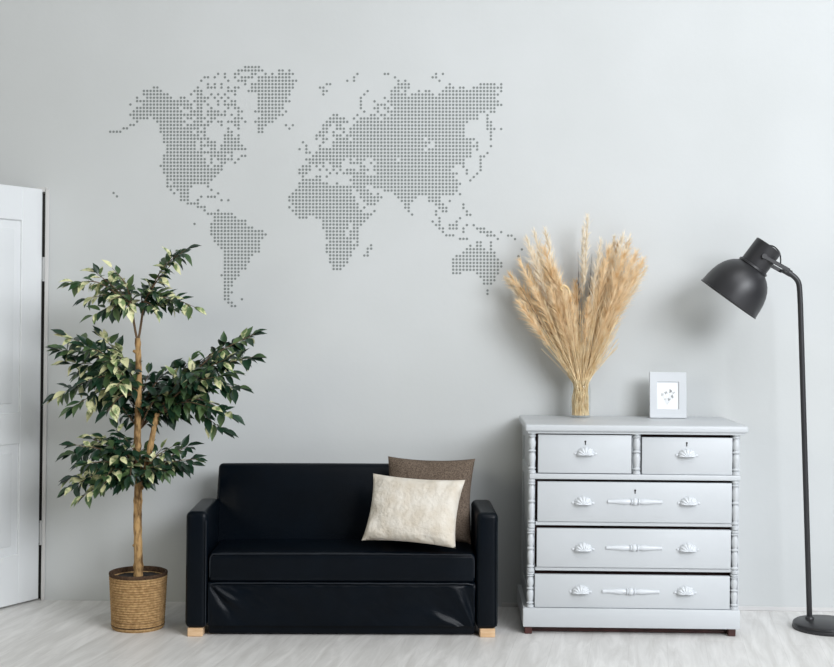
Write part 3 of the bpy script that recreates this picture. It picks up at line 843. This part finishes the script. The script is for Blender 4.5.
bm = BM(); lathe(bm, [(0, -0.126), (0.0635, -0.126), (0.067, -0.123), (0.067, 0.004), (0, 0.004)], 40, SM)
obj('neck', bm, MAT['lamp'], lamp, angle=40)
bm = BM(); lathe(bm, [(0, 0.02), (0.018, 0.02), (0.018, 0.05), (0.024, 0.06), (0.034, 0.085), (0.034, 0.10), (0.024, 0.120), (0, 0.128)], 24, SM)
obj('bulb', bm, MAT['bulb'], lamp, angle=60)
bm = BM(); tube(bm, smooth_path([lp(768.5, 245.2), lp(774, 246.6), lp(779.2, 252), lp(780.6, 259), lp(780.3, 267.5)], 20), 0.0032, 8)
obj('cord', bm, MAT['cord'], lamp)

# ------------------------------------------------------------------ potted tree
tp = on_z(138.0, 627.2)
TX, TY = tp.x, tp.y
tree = thing('potted_tree', 'leafy green potted fig tree in a woven rope basket', 'potted plant', (TX, TY, 0))
TS = (tp - CAM).dot(M3 @ Vector((0, 0, -1))) / FPX
def tr(px, py, dy=0.0):
    p = at(px, py, TY + dy); return Vector((p.x - TX, p.y - TY, p.z))
RT, RB, PH = 29.0*TS, 26.0*TS, 0.258
prof = [(0, 0), (RB-0.006, 0)]
rings = 21
for k in range(rings):
    z0 = 0.004 + (PH-0.022)*k/rings; z1 = 0.004 + (PH-0.022)*(k+1)/rings
    for a in range(6):
        f = a/6; z = z0+(z1-z0)*f
        prof.append((RB+(RT-RB)*z/PH - 0.0065 + 0.0068*math.sin(PI*f)**0.8, z))
prof += [(RT-0.010, PH-0.018), (RT-0.014, PH-0.03), (RT-0.016, PH-0.07), (0, PH-0.07)]
bm = BM(); lathe(bm, prof, 64)
basket = obj('basket', bm, MAT['rope'], tree, angle=80)
bm = BM(); lathe(bm, [(RT-0.011, PH-0.020), (RT-0.002, PH-0.018), (RT+0.000, PH-0.011), (RT-0.001, PH-0.004), (RT-0.005, PH-0.002), (RT-0.011, PH-0.005), (RT-0.011, PH-0.020)], 64)
o = obj('rim', bm, MAT['rope_dark'], basket, angle=60); o['label'] = 'dark brown rope rim'
bm = BM(); lathe(bm, [(RB+0.0012-0.004, 0.016), (RB+0.0022, 0.018), (RB+0.0022, 0.021), (RB-0.003, 0.023)], 64)
obj('band', bm, MAT['rope_dark'], basket, angle=60)
bm = BM(); lathe(bm, [(RB+0.0010, 0.042), (RB+0.0030, 0.0435), (RB+0.0010, 0.046)], 64)
obj('band', bm, MAT['rope_dark'], basket, angle=60)
bm = BM()
pr = [(0, PH-0.024), (RT*0.5, PH-0.025), (RT-0.013, PH-0.030)]
lathe(bm, pr, 48)
for v in bm.verts: v.co.z += 0.003*noise.noise(v.co*40)
obj('soil', bm, MAT['soil'], tree)
bm = BM(); lathe(bm, [(RT-0.0125, PH-0.034), (RT-0.0122, PH-0.006), (RT-0.0112, PH-0.005)], 64)
obj('liner', bm, MAT['rope_dark'], basket, angle=60)
def knobbly(pts, r0, r1, seed):
    n = len(pts)
    return [(r0+(r1-r0)*i/(n-1))*(1+0.20*noise.noise(Vector((i*0.8, seed, 0))) + (0.20 if i % 13 == 6 else 0)) for i in range(n)]
trunk_pts = smooth_path([Vector((tr(138, 600).x, 0, PH-0.06)), tr(138.4, 560), tr(137.6, 520), tr(138.2, 485), tr(137.2, 455, .01), tr(137.8, 420, .01), tr(138.8, 385), tr(138.4, 358), tr(137.6, 338)], 60)
bm = BM(); tube(bm, trunk_pts, knobbly(trunk_pts, 0.0215, 0.0125, 1.0), 12)
for f, s in ((0.40, 1), (0.18, -1), (0.72, -1), (0.9, -1)):        # stubs left by pruned branches
    p = trunk_pts[int(f*60)]; tube(bm, [p, p+Vector((s*0.022, -0.008, 0.014))], [0.010, 0.006], 8)
obj('trunk', bm, MAT['bark'], tree, angle=70)
side = smooth_path([tr(140, 488), tr(145, 474, -.015), tr(150.5, 446, -.02), tr(154.5, 426, -.02), tr(157.5, 413, -.02)], 24)
bm = BM(); tube(bm, side, knobbly(side, 0.0165, 0.0105, 5.0), 12)
obj('side_stem', bm, MAT['bark'], tree, angle=70)

rl = random.Random(7)
def leaf(b, p, d, up, L, W, mi, curl):
    """pointed oval leaf folded along its midrib and curling to the tip"""
    d = d.normalized(); s = d.cross(up)
    if s.length < 1e-3: s = d.cross(Vector((1, 0.2, 0)))
    s.normalize(); n = s.cross(d).normalized()
    prof = [(0.0, 0.02), (0.12, 0.55), (0.30, 0.95), (0.48, 1.0), (0.66, 0.74), (0.82, 0.36), (1.0, 0.0)]
    L0 = p
    mids, ls, rs = [], [], []
    for t, w_ in prof:
        c = p + d*(L*t) + n*(-curl*L*t*t)
        mids.append(b.verts.new(c))
        if w_ > 0:
            e = n*(W*0.22*w_)
            ls.append(b.verts.new(c - s*(W/2*w_) + e)); rs.append(b.verts.new(c + s*(W/2*w_) + e))
    for k in range(len(prof)-1):
        if k < len(prof)-2:
            f = [b.faces.new((mids[k], mids[k+1], ls[k+1], ls[k])), b.faces.new((mids[k], rs[k], rs[k+1], mids[k+1]))]
        else:
            f = [b.faces.new((mids[k], mids[k+1], ls[k])), b.faces.new((mids[k], rs[k], mids[k+1]))]
        for q in f: q.material_index = mi
def spray(name, start, tips, pale, leafsize=0.070, dens=1.0, dark=0.62, trunk_r=0.0045):
    """one bough: twigs run from the start point to the tips, leaves alternate along each twig"""
    bw, bl_ = BM(), BM()
    st = Vector(start)
    for tip in tips:
        v = Vector(tip) - st
        v *= max(0.6, 1 - 0.040/v.length)
        tpnt = st + v
        mid1 = st + v*0.5 + Vector((0, 0, 0.13*v.xy.length + 0.012)) + Vector((rl.uniform(-.015, .015), rl.uniform(-.03, .03), rl.uniform(-.015, .015)))
        pts = smooth_path([st, mid1, tpnt], 20)
        tube(bw, pts, [trunk_r*(1-0.8*i/20) for i in range(21)], 6)
        ln = sum((pts[i+1]-pts[i]).length for i in range(20))
        n = max(6, int(ln/0.0088*dens))
        for k in range(n):
            t = 0.16 + 0.84*(k+0.5)/n
            f = t*20; i = min(int(f), 19)
            p = pts[i].lerp(pts[i+1], f-i)
            ax = (pts[min(i+1, 20)]-pts[i]).normalized()
            sd = ax.cross(Vector((0, 0, 1)))
            if sd.length < 0.1: sd = Vector((1, 0, 0))
            sd.normalize()
            a = rl.gauss(0, 0.75) + (0 if k % 2 else PI)
            out_ = (sd*math.cos(a) + sd.cross(ax)*math.sin(a))
            dirv = ax*rl.uniform(0.25, 0.75) + out_*rl.uniform(0.6, 1.0) + Vector((0, -0.12, -rl.uniform(0.05, 0.75)))
            if t > 0.93: dirv = ax + Vector((rl.uniform(-.3, .3), -.1, rl.uniform(-.35, .1)))
            q = rl.random()
            pl = pale*(1.25 if t > 0.5 else 0.7)
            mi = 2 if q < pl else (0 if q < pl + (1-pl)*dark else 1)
            L = leafsize*rl.uniform(0.75, 1.15)
            leaf(bl_, p + dirv.normalized()*0.006, dirv, Vector((rl.uniform(-.4, .4), -0.55, 1)), L, L*rl.uniform(0.40, 0.50), mi, rl.uniform(0.0, 0.28))
    o = obj('bough', bw, MAT['twig'], tree)
    o2 = obj('leaves', bl_, [MAT['leaf_dark'], MAT['leaf_mid'], MAT['leaf_pale']], o, angle=80)
    return o
# upper crown, left and right
for qx in (132.5, 142.5):
    bm = BM(); tube(bm, smooth_path([tr(137.8, 342), tr((137.8+qx)/2, 330), tr(qx, 312), tr(qx, 302)], 12), 0.0055, 8); obj('upper_stem', bm, MAT['twig'], tree)
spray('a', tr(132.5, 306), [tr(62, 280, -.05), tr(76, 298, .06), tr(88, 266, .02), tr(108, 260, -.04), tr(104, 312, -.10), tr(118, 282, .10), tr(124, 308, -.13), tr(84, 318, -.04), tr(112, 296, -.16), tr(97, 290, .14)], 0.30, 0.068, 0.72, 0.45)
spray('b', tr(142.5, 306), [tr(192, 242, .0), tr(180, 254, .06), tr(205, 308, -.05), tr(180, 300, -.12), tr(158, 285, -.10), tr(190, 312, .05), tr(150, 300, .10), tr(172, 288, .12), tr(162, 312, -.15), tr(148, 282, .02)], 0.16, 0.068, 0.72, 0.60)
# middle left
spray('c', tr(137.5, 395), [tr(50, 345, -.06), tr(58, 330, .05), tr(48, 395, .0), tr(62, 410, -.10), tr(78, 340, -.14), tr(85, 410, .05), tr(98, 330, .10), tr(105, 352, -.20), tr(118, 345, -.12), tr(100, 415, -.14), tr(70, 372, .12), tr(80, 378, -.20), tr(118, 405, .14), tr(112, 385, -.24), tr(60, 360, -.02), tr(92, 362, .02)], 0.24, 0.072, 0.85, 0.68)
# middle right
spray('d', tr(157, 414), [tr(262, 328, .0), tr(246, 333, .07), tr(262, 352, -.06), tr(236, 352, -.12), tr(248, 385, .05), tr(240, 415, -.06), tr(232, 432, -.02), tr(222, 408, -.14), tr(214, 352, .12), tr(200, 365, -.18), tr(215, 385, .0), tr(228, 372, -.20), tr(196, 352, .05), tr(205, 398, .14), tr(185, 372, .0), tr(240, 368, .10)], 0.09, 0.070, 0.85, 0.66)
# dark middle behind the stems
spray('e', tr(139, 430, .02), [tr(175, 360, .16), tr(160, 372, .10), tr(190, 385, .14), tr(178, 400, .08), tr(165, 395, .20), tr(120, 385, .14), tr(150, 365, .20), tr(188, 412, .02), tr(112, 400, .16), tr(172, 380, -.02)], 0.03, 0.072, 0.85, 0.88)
# lower left and right
spray('f', tr(138, 480), [tr(58, 490, -.04), tr(62, 478, .06), tr(72, 500, -.12), tr(60, 450, .0), tr(66, 440, -.10), tr(84, 432, .08), tr(98, 430, -.02), tr(108, 440, -.16), tr(90, 488, .08), tr(96, 478, -.20), tr(112, 486, -.08), tr(80, 460, -.18), tr(105, 458, .15), tr(74, 462, .10)], 0.22, 0.068, 0.85, 0.66)
spray('g', tr(141, 486, -.01), [tr(205, 455, -.02), tr(195, 440, .05), tr(178, 440, -.10), tr(190, 466, .08), tr(172, 468, -.12), tr(165, 442, .10), tr(158, 462, -.18), tr(150, 478, -.10), tr(200, 460, .10)], 0.10, 0.064, 0.80, 0.70)
spray('h', tr(137, 470, .0), [tr(122, 430, -.10), tr(118, 460, -.14), tr(128, 478, -.16), tr(148, 440, .10), tr(112, 420, .04), tr(154, 470, .12)], 0.16, 0.066, 0.85, 0.66)
